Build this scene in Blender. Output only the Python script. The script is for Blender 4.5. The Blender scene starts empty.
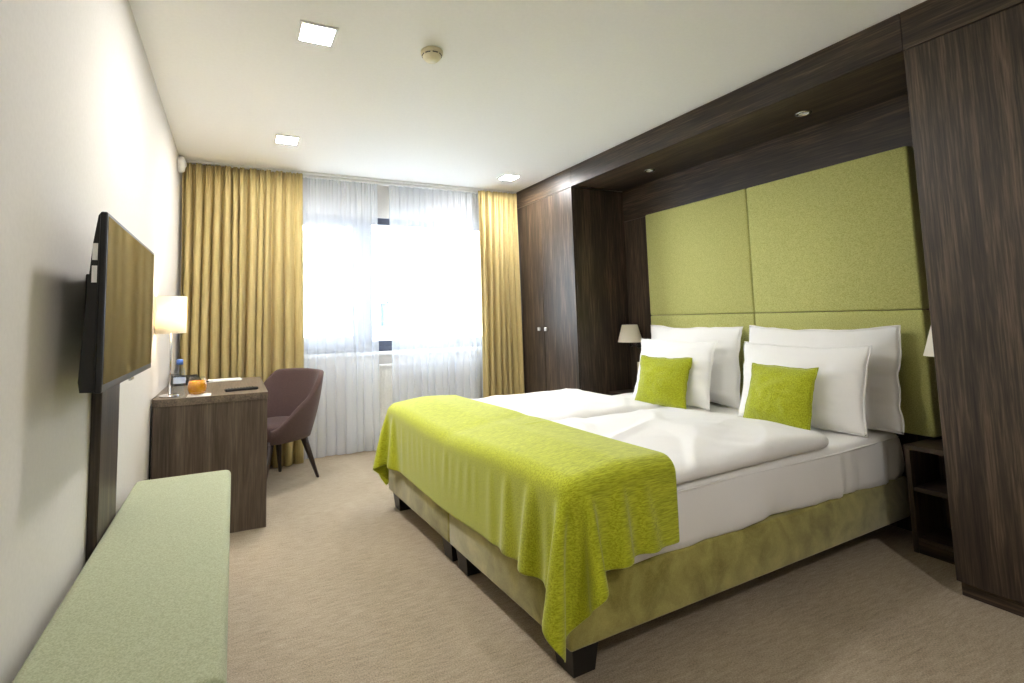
import bpy, bmesh, math, random
import numpy as np
from mathutils import Vector, Matrix, noise
random.seed(7)
PI = math.pi
scene = bpy.context.scene
col = scene.collection

# ------------------------------------------------------------------ camera
CAM_H = 1.15
yaw, pitch, roll = 0.42926, 0.08396, -0.02318
FPX, CX, CY = 504.57, -47.0, -64.643
fw = Vector((math.sin(yaw)*math.cos(pitch), math.cos(yaw)*math.cos(pitch), math.sin(pitch)))
r0 = Vector((math.cos(yaw), -math.sin(yaw), 0)); u0 = r0.cross(fw)
rt = math.cos(roll)*r0 + math.sin(roll)*u0
up = -math.sin(roll)*r0 + math.cos(roll)*u0
cd = bpy.data.cameras.new('camera'); cam = bpy.data.objects.new('camera', cd); col.objects.link(cam)
cam.matrix_world = Matrix(((rt.x, up.x, -fw.x, 0), (rt.y, up.y, -fw.y, 0), (rt.z, up.z, -fw.z, CAM_H), (0, 0, 0, 1)))
cd.sensor_fit = 'HORIZONTAL'; cd.sensor_width = 36; cd.lens = FPX/1024*36
cd.shift_x = -CX/1024; cd.shift_y = CY/1024
cd.clip_start = 0.05; cd.clip_end = 200
scene.camera = cam

# ------------------------------------------------------------------ world, exposure
w = bpy.data.worlds.new('overcast_sky'); scene.world = w; w.use_nodes = True
bg = w.node_tree.nodes['Background']
bg.inputs['Color'].default_value = (0.86, 0.93, 1.0, 1); bg.inputs['Strength'].default_value = 4.7
scene.view_settings.view_transform = 'Standard'
scene.view_settings.look = 'None'
scene.view_settings.exposure = 1.88
scene.view_settings.gamma = 1.0
scene.view_settings.use_curve_mapping = False
scene.cycles.use_denoising = True
scene.cycles.max_bounces = 10
scene.cycles.diffuse_bounces = 6
scene.cycles.transparent_max_bounces = 16
scene.cycles.sample_clamp_indirect = 6
PANEL_LIGHT = 108.0          # strength of the ceiling panels

pl = bpy.data.lights.new('window_portal', 'AREA'); pl.shape = 'RECTANGLE'; pl.size = 1.95; pl.size_y = 1.3
pl.cycles.is_portal = True
po = bpy.data.objects.new('window_portal', pl); col.objects.link(po)
po.location = (1.40, 4.90, 1.53); po.rotation_euler = (-PI/2, 0, 0)

# ------------------------------------------------------------------ node helpers
def s2l(c):
    return tuple(((v/255)/12.92 if v/255 <= 0.04045 else ((v/255+0.055)/1.055)**2.4) for v in c) + (1,)

class NT:
    def __init__(s, name):
        s.m = bpy.data.materials.new(name); s.m.use_nodes = True
        s.t = s.m.node_tree; s.n = s.t.nodes; s.l = s.t.links
        s.b = s.n['Principled BSDF']; s.out = s.n['Material Output']
    def node(s, typ, **kw):
        n = s.n.new(typ)
        for k, v in kw.items():
            if k in n.inputs: n.inputs[k].default_value = v
            else: setattr(n, k, v)
        return n
    def link(s, a, b): s.l.new(a, b)
    def coord(s, scale=(1, 1, 1), kind='Object', rnd=False, rot=(0, 0, 0)):
        tc = s.node('ShaderNodeTexCoord'); mp = s.node('ShaderNodeMapping')
        mp.inputs['Scale'].default_value = scale; mp.inputs['Rotation'].default_value = rot
        s.link(tc.outputs[kind], mp.inputs['Vector'])
        if rnd:
            oi = s.node('ShaderNodeObjectInfo'); cx = s.node('ShaderNodeCombineXYZ')
            mu = s.node('ShaderNodeMath', operation='MULTIPLY'); mu.inputs[1].default_value = 37.0
            s.link(oi.outputs['Random'], mu.inputs[0])
            for k in range(3): s.link(mu.outputs[0], cx.inputs[k])
            s.link(cx.outputs[0], mp.inputs['Location'])
        return mp.outputs['Vector']
    def noise(s, vec, scale, detail=4, rough=0.55, dist=0.0):
        n = s.node('ShaderNodeTexNoise'); n.inputs['Scale'].default_value = scale
        n.inputs['Detail'].default_value = detail; n.inputs['Roughness'].default_value = rough
        n.inputs['Distortion'].default_value = dist
        s.link(vec, n.inputs['Vector']); return n.outputs['Fac']
    def ramp(s, fac, stops):
        r = s.node('ShaderNodeValToRGB'); e = r.color_ramp.elements
        while len(e) < len(stops): e.new(0.5)
        for i, (p, c) in enumerate(stops):
            e[i].position = p; e[i].color = c if len(c) == 4 else tuple(c)+(1,)
        s.link(fac, r.inputs['Fac']); return r.outputs['Color']
    def bump(s, h, strength=0.2, dist=0.002):
        b = s.node('ShaderNodeBump'); b.inputs['Strength'].default_value = strength; b.inputs['Distance'].default_value = dist
        s.link(h, b.inputs['Height']); s.link(b.outputs['Normal'], s.b.inputs['Normal']); return b
    def add(s, a, b, fa=1.0, fb=1.0):
        m1 = s.node('ShaderNodeMath', operation='MULTIPLY'); m1.inputs[1].default_value = fa; s.link(a, m1.inputs[0])
        m2 = s.node('ShaderNodeMath', operation='MULTIPLY_ADD'); m2.inputs[1].default_value = fb
        s.link(b, m2.inputs[0]); s.link(m1.outputs[0], m2.inputs[2]); return m2.outputs[0]
    def set(s, color=None, rough=None, metal=None, sheen=None, spec=None, sheen_tint=None):
        I = s.b.inputs
        if color is not None: I['Base Color'].default_value = color
        if rough is not None: I['Roughness'].default_value = rough
        if metal is not None: I['Metallic'].default_value = metal
        if spec is not None: I['Specular IOR Level'].default_value = spec
        if sheen is not None: I['Sheen Weight'].default_value = sheen
        if sheen_tint is not None: I['Sheen Tint'].default_value = sheen_tint
        return s

MATS = {}
def plain(name, rgb, rough=0.5, metal=0.0, spec=0.5):
    if name in MATS: return MATS[name]
    t = NT(name)
    f = t.noise(t.coord(), 40, 3)
    c = s2l(rgb)
    lo = tuple(v*0.94 for v in c[:3])+(1,); hi = tuple(min(1, v*1.05) for v in c[:3])+(1,)
    t.link(t.ramp(f, [(0.3, lo), (0.7, hi)]), t.b.inputs['Base Color'])
    t.set(rough=rough, metal=metal, spec=spec)
    MATS[name] = t.m; return t.m

def wood(name, axis, dark, mid, light, rough=0.42, spec=0.45):
    t = NT(name)
    sc = [46, 46, 46]; sc[axis] = 1.6
    v = t.coord(tuple(sc), rnd=True)
    fine = t.noise(v, 2.6, 6, 0.62, 0.35)
    sc2 = [7, 7, 7]; sc2[axis] = 0.55
    v2 = t.coord(tuple(sc2), rnd=True)
    broad = t.noise(v2, 1.3, 3, 0.5, 1.2)
    f = t.add(fine, broad, 0.6, 0.4)
    c = t.ramp(f, [(0.36, s2l(dark)), (0.5, s2l(mid)), (0.66, s2l(light))])
    t.link(c, t.b.inputs['Base Color'])
    t.bump(fine, 0.25, 0.0012)
    t.set(rough=rough, spec=spec)
    return t.m
WD, WM, WL = (33, 26, 22), (60, 49, 40), (106, 89, 72)
M_wood_v = wood('dark_oak_vertical', 2, WD, WM, WL)
M_wood_h = wood('dark_oak_lengthwise', 1, WD, WM, WL)
M_wood_x = wood('dark_oak_crosswise', 0, WD, WM, WL)
M_desk_v = wood('desk_oak_vertical', 2, (62, 52, 44), (86, 74, 63), (112, 99, 84))
M_desk_h = wood('desk_oak_top', 1, (74, 64, 55), (100, 88, 76), (126, 112, 97), rough=0.35)

def fabric(name, lo, hi, scale=260, rough=0.9, bump=0.35, sheen=0.15, streak=None, blotch=None):
    t = NT(name)
    v = t.coord(streak or (1, 1, 1), rnd=True)
    f = t.noise(v, scale, 3, 0.7)
    if blotch:
        b = t.noise(t.coord(blotch[0], rnd=True), blotch[1], 4, 0.6, blotch[2])
        f2 = t.add(f, b, 1-blotch[3], blotch[3])
    else: f2 = f
    t.link(t.ramp(f2, [(0.34, s2l(lo)), (0.66, s2l(hi))]), t.b.inputs['Base Color'])
    t.bump(f, bump, 0.0012)
    t.set(rough=rough, sheen=sheen, spec=0.15)
    return t.m
M_head = fabric('olive_green_weave', (160, 160, 88), (202, 202, 134), 170, streak=(1, 1, 1.6))
M_bench = fabric('pale_sage_weave', (142, 147, 117), (172, 176, 146), 250)
M_velvet = fabric('olive_velvet', (122, 114, 46), (182, 174, 98), 300, bump=0.1, sheen=0.5, blotch=((1, 1, 1), 7.5, 0.5, 0.7))
M_runner = fabric('lime_chenille', (148, 156, 12), (200, 206, 52), 150, bump=0.6, sheen=0.35, streak=(0.14, 1.5, 1.5))
M_cush = fabric('lime_cushion_chenille', (140, 147, 18), (182, 189, 46), 160, bump=0.5, sheen=0.35)
M_linen = fabric('white_cotton', (240, 239, 236), (245, 244, 242), 500, rough=0.8, bump=0.05, sheen=0.05)
M_chair = fabric('mauve_brown_felt', (74, 57, 55), (100, 80, 77), 300)
M_carpet = None
t = NT('beige_loop_carpet')
v = t.coord()
f = t.noise(v, 190, 3, 0.7); g = t.noise(t.coord((1, 6, 1)), 14, 3, 0.6); b = t.noise(v, 1.3, 3, 0.5)
ff = t.add(t.add(f, g, 0.6, 0.25), b, 1.0, 0.15)
t.link(t.ramp(ff, [(0.36, s2l((124, 110, 91))), (0.64, s2l((188, 173, 151)))]), t.b.inputs['Base Color'])
t.bump(f, 0.5, 0.004); t.set(rough=0.95, spec=0.1, sheen=0.1); M_carpet = t.m
t = NT('warm_white_wall_paint')
f = t.noise(t.coord(), 90, 4); t.link(t.ramp(f, [(0.3, s2l((209, 204, 197))), (0.7, s2l((214, 209, 202)))]), t.b.inputs['Base Color'])
t.bump(f, 0.08, 0.001); t.set(rough=0.75, spec=0.25); M_wall = t.m
t = NT('white_ceiling_paint')
f = t.noise(t.coord(), 60, 4); t.link(t.ramp(f, [(0.3, s2l((246, 246, 245))), (0.7, s2l((249, 249, 248)))]), t.b.inputs['Base Color'])
t.bump(f, 0.05, 0.001); t.set(rough=0.85, spec=0.2); M_ceil = t.m

# curtains: cloth that lets some light through
def curtain_mat(name, lo, hi, trans, clear):
    t = NT(name)
    f = t.noise(t.coord((90, 90, 3), rnd=True), 2.0, 4, 0.6)
    c = t.ramp(f, [(0.3, s2l(lo)), (0.7, s2l(hi))])
    t.link(c, t.b.inputs['Base Color']); t.set(rough=0.85, spec=0.15, sheen=0.1)
    tr = t.node('ShaderNodeBsdfTranslucent'); t.link(c, tr.inputs['Color'])
    mx = t.node('ShaderNodeMixShader'); mx.inputs[0].default_value = trans
    t.link(t.b.outputs[0], mx.inputs[1]); t.link(tr.outputs[0], mx.inputs[2])
    last = mx
    if clear > 0:
        tp = t.node('ShaderNodeBsdfTransparent'); m2 = t.node('ShaderNodeMixShader'); m2.inputs[0].default_value = clear
        t.link(mx.outputs[0], m2.inputs[1]); t.link(tp.outputs[0], m2.inputs[2]); last = m2
    t.link(last.outputs[0], t.out.inputs['Surface'])
    return t.m
M_drape = curtain_mat('ochre_drape_cloth', (188, 168, 112), (212, 194, 140), 0.2, 0)
M_sheer = curtain_mat('white_voile', (236, 242, 254), (244, 248, 255), 0.27, 0.44)

M_white = plain('white_enamel', (236, 236, 234), 0.35)
M_cream = plain('cream_plastic', (228, 220, 190), 0.4)
M_dark = plain('near_black_plastic', (9, 9, 10), 0.35)
M_slot = plain('dark_slot', (60, 58, 52), 0.6)
M_black = plain('black_lacquer', (22, 20, 20), 0.35)
M_chrome = plain('brushed_chrome', (205, 205, 208), 0.18, 1.0)
M_knob = plain('polished_steel', (236, 236, 238), 0.35, 0.6)
M_frame = plain('anthracite_window_frame', (74, 78, 92), 0.4)
M_facade = plain('white_render', (214, 216, 220), 0.8)
M_paper = plain('white_paper', (240, 240, 238), 0.7)
M_shade = None
t = NT('cream_lampshade'); t.set(color=s2l((250, 245, 233)), rough=0.8, spec=0.1)
tr = t.node('ShaderNodeBsdfTranslucent'); tr.inputs['Color'].default_value = s2l((246, 236, 212))
f = t.noise(t.coord((1, 1, 1)), 200, 2); t.bump(f, 0.15, 0.001)
mx = t.node('ShaderNodeMixShader'); mx.inputs[0].default_value = 0.35
t.link(t.b.outputs[0], mx.inputs[1]); t.link(tr.outputs[0], mx.inputs[2]); t.link(mx.outputs[0], t.out.inputs['Surface']); M_shade = t.m
def glass(name, color, rough=0.0, ior=1.45, thin=True):
    t = NT(name); g = t.b.inputs
    if thin:
        tp = t.node('ShaderNodeBsdfTransparent'); tp.inputs['Color'].default_value = color
        gl = t.node('ShaderNodeBsdfGlossy'); gl.inputs['Roughness'].default_value = 0.03
        lw = t.node('ShaderNodeLayerWeight'); pw_ = t.node('ShaderNodeMath', operation='POWER'); pw_.inputs[1].default_value = 3.5
        fr = t.node('ShaderNodeMath', operation='MULTIPLY_ADD'); fr.inputs[1].default_value = (ior-1.0)*1.6; fr.inputs[2].default_value = 0.03
        t.link(lw.outputs['Facing'], pw_.inputs[0]); t.link(pw_.outputs[0], fr.inputs[0])
        mx = t.node('ShaderNodeMixShader'); t.link(fr.outputs[0], mx.inputs[0])
        t.link(tp.outputs[0], mx.inputs[1]); t.link(gl.outputs[0], mx.inputs[2]); t.link(mx.outputs[0], t.out.inputs['Surface'])
    else:
        t.set(color=color, rough=rough); g['Transmission Weight'].default_value = 1.0; g['IOR'].default_value = ior
    return t.m
M_pane = glass('window_glass', (0.95, 0.97, 0.98, 1), ior=1.2)
M_bottle = glass('clear_bottle', (0.94, 0.97, 1.0, 1), ior=1.35)
M_glass = glass('tumbler_glass', (0.93, 0.95, 0.95, 1), ior=1.35)
t = NT('orange_candle_wax'); f = t.noise(t.coord(), 30); t.link(t.ramp(f, [(0.3, s2l((226, 132, 10))), (0.7, s2l((250, 176, 40)))]), t.b.inputs['Base Color'])
t.set(rough=0.25); M_orange = t.m
t = NT('glossy_screen'); f = t.noise(t.coord(), 5, 1); t.link(t.ramp(f, [(0.3, (0.006, 0.006, 0.006)), (0.7, (0.009, 0.008, 0.007))]), t.b.inputs['Base Color'])
t.set(rough=0.06, spec=1.0); t.b.inputs['IOR'].default_value = 1.6; M_screen = t.m
t = NT('lit_diffuser'); f = t.noise(t.coord(), 10, 1)
em = t.node('ShaderNodeEmission'); em.inputs['Strength'].default_value = PANEL_LIGHT
t.link(t.ramp(f, [(0.2, (1, 0.97, 0.94)), (0.8, (1, 0.98, 0.955))]), em.inputs['Color']); t.link(em.outputs[0], t.out.inputs['Surface']); M_panel = t.m
M_far_pane = plain('dark_far_glass', (70, 84, 112), 0.5, spec=0.1)

# ------------------------------------------------------------------ object helpers
def tag(o, label=None, cat=None, group=None, kind=None):
    if label: o['label'] = label
    if cat: o['category'] = cat
    if group: o['group'] = group
    if kind: o['kind'] = kind
    return o
def thing(name, label, cat, loc=(0, 0, 0), rz=0, group=None):
    o = bpy.data.objects.new(name, None); col.objects.link(o); o.empty_display_size = 0.1
    o.location = loc; o.rotation_euler = (0, 0, rz); return tag(o, label, cat, group)
def link_mesh(name, me, mat, parent=None):
    o = bpy.data.objects.new(name, me); col.objects.link(o)
    if mat: me.materials.append(mat)
    if parent is not None: o.parent = parent
    return o
def obj_bm(name, bm, mat, parent=None, smooth=False):
    bmesh.ops.recalc_face_normals(bm, faces=bm.faces)
    me = bpy.data.meshes.new(name); bm.to_mesh(me); bm.free()
    if smooth:
        for p in me.polygons: p.use_smooth = True
    return link_mesh(name, me, mat, parent)
def add_box(bm, lo, hi, bevel=0.0, seg=1):
    M = Matrix.Translation([(a+b)/2 for a, b in zip(lo, hi)]) @ Matrix.Diagonal([b-a for a, b in zip(lo, hi)]+[1])
    r = bmesh.ops.create_cube(bm, size=1, matrix=M)
    if bevel > 0:
        es = list({e for v in r['verts'] for e in v.link_edges})
        bmesh.ops.bevel(bm, geom=es, offset=bevel, segments=seg, profile=0.5, affect='EDGES')
def box(name, lo, hi, mat, parent=None, bevel=0.002, seg=1, smooth=False):
    bm = bmesh.new(); add_box(bm, lo, hi, bevel, seg); return obj_bm(name, bm, mat, parent, smooth)
def sub(p, o): return tuple(a-b for a, b in zip(p, o))
def lathe(name, prof, mat, parent=None, seg=32, center=(0, 0, 0), axis='z', smooth=True, cap=True):
    """prof: list of (r, z)"""
    vs, fs = [], []
    for r, z in prof:
        for k in range(seg):
            a = 2*PI*k/seg; p = (r*math.cos(a), r*math.sin(a), z)
            if axis == 'x': p = (p[2], p[0], p[1])
            if axis == 'y': p = (p[0], p[2], p[1])
            vs.append((p[0]+center[0], p[1]+center[1], p[2]+center[2]))
    n = len(prof)
    for i in range(n-1):
        for k in range(seg):
            fs.append((i*seg+k, i*seg+(k+1) % seg, (i+1)*seg+(k+1) % seg, (i+1)*seg+k))
    if cap:
        fs.append(tuple(range(seg))[::-1]); fs.append(tuple((n-1)*seg+k for k in range(seg)))
    me = bpy.data.meshes.new(name); me.from_pydata(vs, [], fs); me.update()
    bm = bmesh.new(); bm.from_mesh(me); bmesh.ops.recalc_face_normals(bm, faces=bm.faces); bm.to_mesh(me); bm.free()
    if smooth:
        for p in me.polygons: p.use_smooth = len(p.vertices) == 4
    return link_mesh(name, me, mat, parent)
def tube_bm(bm, pts, rad, seg=8):
    rings = []
    pts = [Vector(p) for p in pts]
    rads = rad if isinstance(rad, (list, tuple)) else [rad]*len(pts)
    for i, p in enumerate(pts):
        d = (pts[min(i+1, len(pts)-1)]-pts[max(i-1, 0)]).normalized()
        a = d.cross(Vector((0, 0, 1)) if abs(d.z) < 0.9 else Vector((1, 0, 0))).normalized(); b = d.cross(a)
        rings.append([bm.verts.new(p+rads[i]*(a*math.cos(2*PI*k/seg)+b*math.sin(2*PI*k/seg))) for k in range(seg)])
    for i in range(len(rings)-1):
        for k in range(seg): bm.faces.new((rings[i][k], rings[i][(k+1) % seg], rings[i+1][(k+1) % seg], rings[i+1][k]))
    bm.faces.new(rings[0][::-1]); bm.faces.new(rings[-1])
def tube(name, pts, rad, mat, parent=None, seg=8):
    bm = bmesh.new(); tube_bm(bm, pts, rad, seg); return obj_bm(name, bm, mat, parent, True)
def grid_mesh(name, P, mat, parent=None, smooth=True, close_u=False):
    """P: array (n,m,3)"""
    n, m = P.shape[:2]
    idx = np.arange(n*m).reshape(n, m)
    q = np.stack([idx[:-1, :-1], idx[1:, :-1], idx[1:, 1:], idx[:-1, 1:]], -1).reshape(-1, 4)
    if close_u:
        q2 = np.stack([idx[-1, :-1], idx[0, :-1], idx[0, 1:], idx[-1, 1:]], -1).reshape(-1, 4); q = np.vstack([q, q2])
    me = bpy.data.meshes.new(name); me.from_pydata(P.reshape(-1, 3).tolist(), [], q.tolist()); me.update()
    if smooth: me.polygons.foreach_set('use_smooth', np.ones(len(q), bool))
    return link_mesh(name, me, mat, parent)
def structure(o): o['kind'] = 'structure'; return o
def fbm(x, y, z=0.0, oct=3):
    return noise.fractal(Vector((x, y, z)), 0.9, 2.0, oct, noise_basis='PERLIN_ORIGINAL')

# ------------------------------------------------------------------ room shell
XL, XR, YB, YF, H = -0.403, 3.30, 4.66, -1.70, 2.452
structure(box('floor', (XL-0.1, YF-0.1, -0.12), (XR+0.1, YB+0.25, 0.0), M_carpet, bevel=0))
structure(box('ceiling', (XL-0.1, YF-0.1, H), (XR+0.1, YB+0.25, H+0.12), M_ceil, bevel=0))
structure(box('wall_left', (XL-0.1, YF-0.1, 0.0), (XL, YB+0.25, H), M_wall, bevel=0))
structure(box('wall_right', (XR, YF-0.1, 0.0), (XR+0.1, YB+0.25, H), M_wall, bevel=0))
structure(box('wall_front', (XL, YF-0.1, 0.0), (XR, YF, H), M_wall, bevel=0))
WX0, WX1, WZ0, WZ1 = 0.34, 2.46, 0.87, 2.14
bm = bmesh.new()
add_box(bm, (XL, YB, 0), (XR, YB+0.25, WZ0)); add_box(bm, (XL, YB, WZ1), (XR, YB+0.25, H))
add_box(bm, (XL, YB, WZ0), (WX0, YB+0.25, WZ1)); add_box(bm, (WX1, YB, WZ0), (XR, YB+0.25, WZ1))
structure(obj_bm('wall_back', bm, M_wall))
# window: fixed frame, casement on the left, wide fixed light on the right
win = structure(thing('window_1', None, None, (1.40, YB+0.04, WZ0)))
O = (1.40, YB+0.04, WZ0)
def wpart(name, x0, x1, z0, z1, mat, y0=0.0, y1=0.07, parent=win, bev=0.003):
    return box(name, (x0-O[0], y0, z0-O[2]), (x1-O[0], y1, z1-O[2]), mat, parent, bev)
bm = bmesh.new()
for lo, hi in (((WX0, WZ0), (WX1, WZ0+0.045)), ((WX0, WZ1-0.055), (WX1, WZ1)), ((WX0, WZ0), (WX0+0.05, WZ1)), ((WX1-0.05, WZ0), (WX1, WZ1))):
    add_box(bm, (lo[0]-O[0], 0, lo[1]-O[2]), (hi[0]-O[0], 0.07, hi[1]-O[2]), 0.002)
obj_bm('outer_frame', bm, M_frame, win)
wpart('mullion', 1.075, 1.135, WZ0+0.045, WZ1-0.055, M_frame)
bm = bmesh.new()
sx0, sx1, sz0, sz1 = WX0+0.05, 1.075, WZ0+0.045, WZ1-0.055
for lo, hi in (((sx0, sz0), (sx1, 1.02)), ((sx0, 2.04), (sx1, sz1)), ((sx0, sz0), (sx0+0.09, sz1)), ((0.995, sz0), (sx1, sz1))):
    add_box(bm, (lo[0]-O[0], -0.02, lo[1]-O[2]), (hi[0]-O[0], 0.05, hi[1]-O[2]), 0.003)
sash = obj_bm('sash', bm, M_frame, win)
bm = bmesh.new(); add_box(bm, (1.025-O[0], -0.035, 1.42-O[2]), (1.05-O[0], -0.02, 1.50-O[2]), 0.003)
add_box(bm, (1.03-O[0], -0.055, 1.36-O[2]), (1.045-O[0], -0.035, 1.48-O[2]), 0.005)
obj_bm('handle', bm, M_white, sash)
wpart('pane', sx0+0.085, 1.0, 1.015, 2.045, M_pane, 0.012, 0.016, sash, 0)
bm = bmesh.new()
fx0, fx1 = 1.135, WX1-0.05
for lo, hi in (((fx0, sz0), (fx1, 0.968)), ((fx0, 2.078), (fx1, sz1)), ((fx0, sz0), (fx0+0.05, sz1)), ((fx1-0.05, sz0), (fx1, sz1))):
    add_box(bm, (lo[0]-O[0], 0.006, lo[1]-O[2]), (hi[0]-O[0], 0.05, hi[1]-O[2]), 0.003)
fl = obj_bm('glazing_frame', bm, M_frame, win)
wpart('pane', fx0+0.045, fx1-0.045, 0.963, 2.082, M_pane, 0.026, 0.030, fl, 0)
wpart('sill', WX0-0.02, WX1+0.02, WZ0-0.035, WZ0, M_white, -0.07, 0.0, win, 0.004)
# curtain rail under the ceiling
rail = thing('curtain_rail', 'long white double curtain rail along the ceiling above the window', 'curtain rail', (1.12, 4.49, H-0.018))
bm = bmesh.new()
for y in (-0.045, 0.045): add_box(bm, (-1.50, y-0.014, 0.0), (1.50, y+0.014, 0.018), 0.002)
obj_bm('track', bm, M_white, rail)
for s in (-1, 1): box('end_cap', (s*1.502-0.006, -0.07, -0.001), (s*1.502+0.006, 0.07, 0.018), M_white, rail, 0.002)

# ------------------------------------------------------------------ outside: the neighbouring block
A = Vector((4.40, 22.4, 0)); Bv = Vector((6.35, 8.6, 0))
fd = (Bv-A); flen = fd.length; ang = math.atan2(fd.y, fd.x)
bld = thing('office_block', 'white rendered building seen outside through the gap in the sheers', 'building', (A.x, A.y, -6), ang)
# local x runs along the facade towards the camera, local y away from the street (+x world)
box('wall', (0, 0.0, 0), (flen, 7.0, 9.1), M_facade, bld, 0)
box('parapet', (-0.1, -0.12, 9.1), (flen+0.1, 7.1, 9.32), M_facade, bld, 0.01)
box('ledge', (0, -0.10, 6.45), (flen, -0.001, 6.58), M_facade, bld, 0.01)
for s in (1.55, 4.1, 6.35, 8.5, 9.5, 11.6):
    for z in (6.9, 3.4):
        wdt = 0.62 if s < 8 else 0.5
        bm = bmesh.new()
        for lo, hi in (((0, 0), (wdt, 0.07)), ((0, 0.9), (wdt, 0.97)), ((0, 0), (0.07, 0.97)), ((wdt-0.07, 0), (wdt, 0.97))):
            add_box(bm, (s+lo[0], -0.06, z+lo[1]), (s+hi[0], -0.001, z+hi[1]))
        f = obj_bm('window', bm, M_frame, bld)
        box('pane', (s+0.07, -0.025, z+0.07), (s+wdt-0.07, -0.002, z+0.9), M_far_pane, f, 0)

structure(box('ground_outside', (-40, 5.2, -6.3), (60, 90, -6.0), plain('grey_pavement', (190, 190, 188), 0.9), bevel=0))  # unseen ground, added to control skylight bounced up onto the ceiling
# ------------------------------------------------------------------ radiator
rad = thing('radiator', 'white ribbed panel radiator under the window behind the sheers', 'radiator', (1.62, 4.655, 0.13))
W2 = 0.70
box('back_panel', (-W2, -0.045, 0), (W2, -0.02, 0.62), M_white, rad, 0.004)
box('top_grille', (-W2, -0.080, 0.60), (W2, -0.02, 0.625), M_white, rad, 0.003)
box('front_panel', (-W2, -0.068, 0), (W2, -0.058, 0.60), M_white, rad, 0.003)
ribme = None
for k in range(42):
    x = -W2+0.02+k*(2*W2-0.04)/41
    if ribme is None:
        o = box('rib', (-0.010, -0.077, 0.03), (0.010, -0.067, 0.57), M_white, rad, 0.004); ribme = o.data
    else:
        o = bpy.data.objects.new('rib', ribme); col.objects.link(o); o.parent = rad
    o.location.x = x
for x in (-0.5, 0.5): box('wall_bracket', (x-0.02, -0.02, 0.08), (x+0.02, 0.004, 0.5), M_white, rad, 0)
tube('pipe', [(-W2+0.03, -0.05, 0.02), (-W2+0.03, -0.05, -0.129)], 0.009, M_white, rad)

# ------------------------------------------------------------------ curtains
def curtain(name, label, x0, x1, ybase, amp, nf, ztop, zbot, mat, seed, thick, group=None, hem=0.0):
    rs = random.Random(seed)
    n = int((x1-x0)*(170 if nf > 9 else 120)) + nf*8; m = 26
    # irregular fold phases
    wts = [0.6+0.8*rs.random() for _ in range(nf)]; tot = sum(wts); cum = [0]
    for a in wts: cum.append(cum[-1]+a/tot)
    ampf = [0.55+0.75*rs.random() for _ in range(nf)]
    ph = [rs.random()*6 for _ in range(4)]
    P = np.zeros((n, m, 3))
    for i in range(n):
        s = i/(n-1)
        k = max(j for j in range(nf) if cum[j] <= s+1e-9); tt = (s-cum[k])/(cum[k+1]-cum[k])
        base = math.sin(2*PI*tt); sharp = math.copysign(abs(base)**0.75, base)
        for j in range(m):
            zt = j/(m-1); z = ztop+(zbot-ztop)*zt
            top = max(0.0, 1-zt*7)
            a = amp*ampf[k]*(0.8+0.25*zt)*(1-0.45*top)
            y = a*sharp + 0.006*math.sin(9*s*6+ph[0]+2.2*zt) + 0.012*math.sin(17*s+ph[1])*zt
            y += amp*0.35*top*math.sin(2*PI*tt*3)
            x = x0+(x1-x0)*s + 0.012*math.sin(2*PI*tt+1.0)*(0.3+zt) + 0.006*math.sin(3*zt+k)
            P[i, j] = (x, ybase+y, z)
    c = ((x0+x1)/2, ybase, zbot)
    o = thing(name, label, 'curtain', c, 0, group)
    cl = grid_mesh('cloth', P-np.array(c), mat, o)
    if thick > 0:
        md = cl.modifiers.new('thickness', 'SOLIDIFY'); md.thickness = thick; md.offset = 0
    if hem > 0:
        jj = m-2
        pts = [tuple(P[i, m-1]-np.array(c)+np.array((0, 0, 0.001))) for i in range(0, n, 2)]
        tube('hem', pts, hem, mat, o, 6)
    # heading hooks
    hk = None
    for q in range(max(4, int((x1-x0)/0.09))):
        x = x0+(x1-x0)*(q+0.5)/max(4, int((x1-x0)/0.09))
        if hk is None:
            h = box('hook', (-0.004, -0.003, 0), (0.004, 0.003, 0.016), M_white, o, 0.001); hk = h.data
        else:
            h = bpy.data.objects.new('hook', hk); col.objects.link(h); h.parent = o
        h.location = (x-c[0], 0, ztop-zbot-0.006)
    return o
curtain('drape', 'wide ochre yellow drape behind the desk at the left wall', -0.388, 0.515, 4.425, 0.042, 13, 2.425, 0.012, M_drape, 3, 0.003)
curtain('drape', 'narrow ochre yellow drape between the sheers and the wardrobe', 2.19, 2.622, 4.425, 0.040, 7, 2.425, 0.012, M_drape, 11, 0.003)
curtain('sheer_curtain', 'white sheer curtain hanging behind the chair, next to the wide drape', 0.49, 1.192, 4.530, 0.016, 10, 2.425, 0.012, M_sheer, 5, 0)
curtain('sheer_curtain', 'white sheer curtain hanging behind the foot of the bed, beside the narrow drape', 1.302, 2.30, 4.530, 0.016, 14, 2.425, 0.012, M_sheer, 8, 0)

# ------------------------------------------------------------------ built-in wardrobe wall
FX, NB, ZC = 2.648, 3.215, 2.280            # front plane, niche back, underside of cornice
YN, YW0 = 1.122, 3.524                      # niche from YN to YW0
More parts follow.
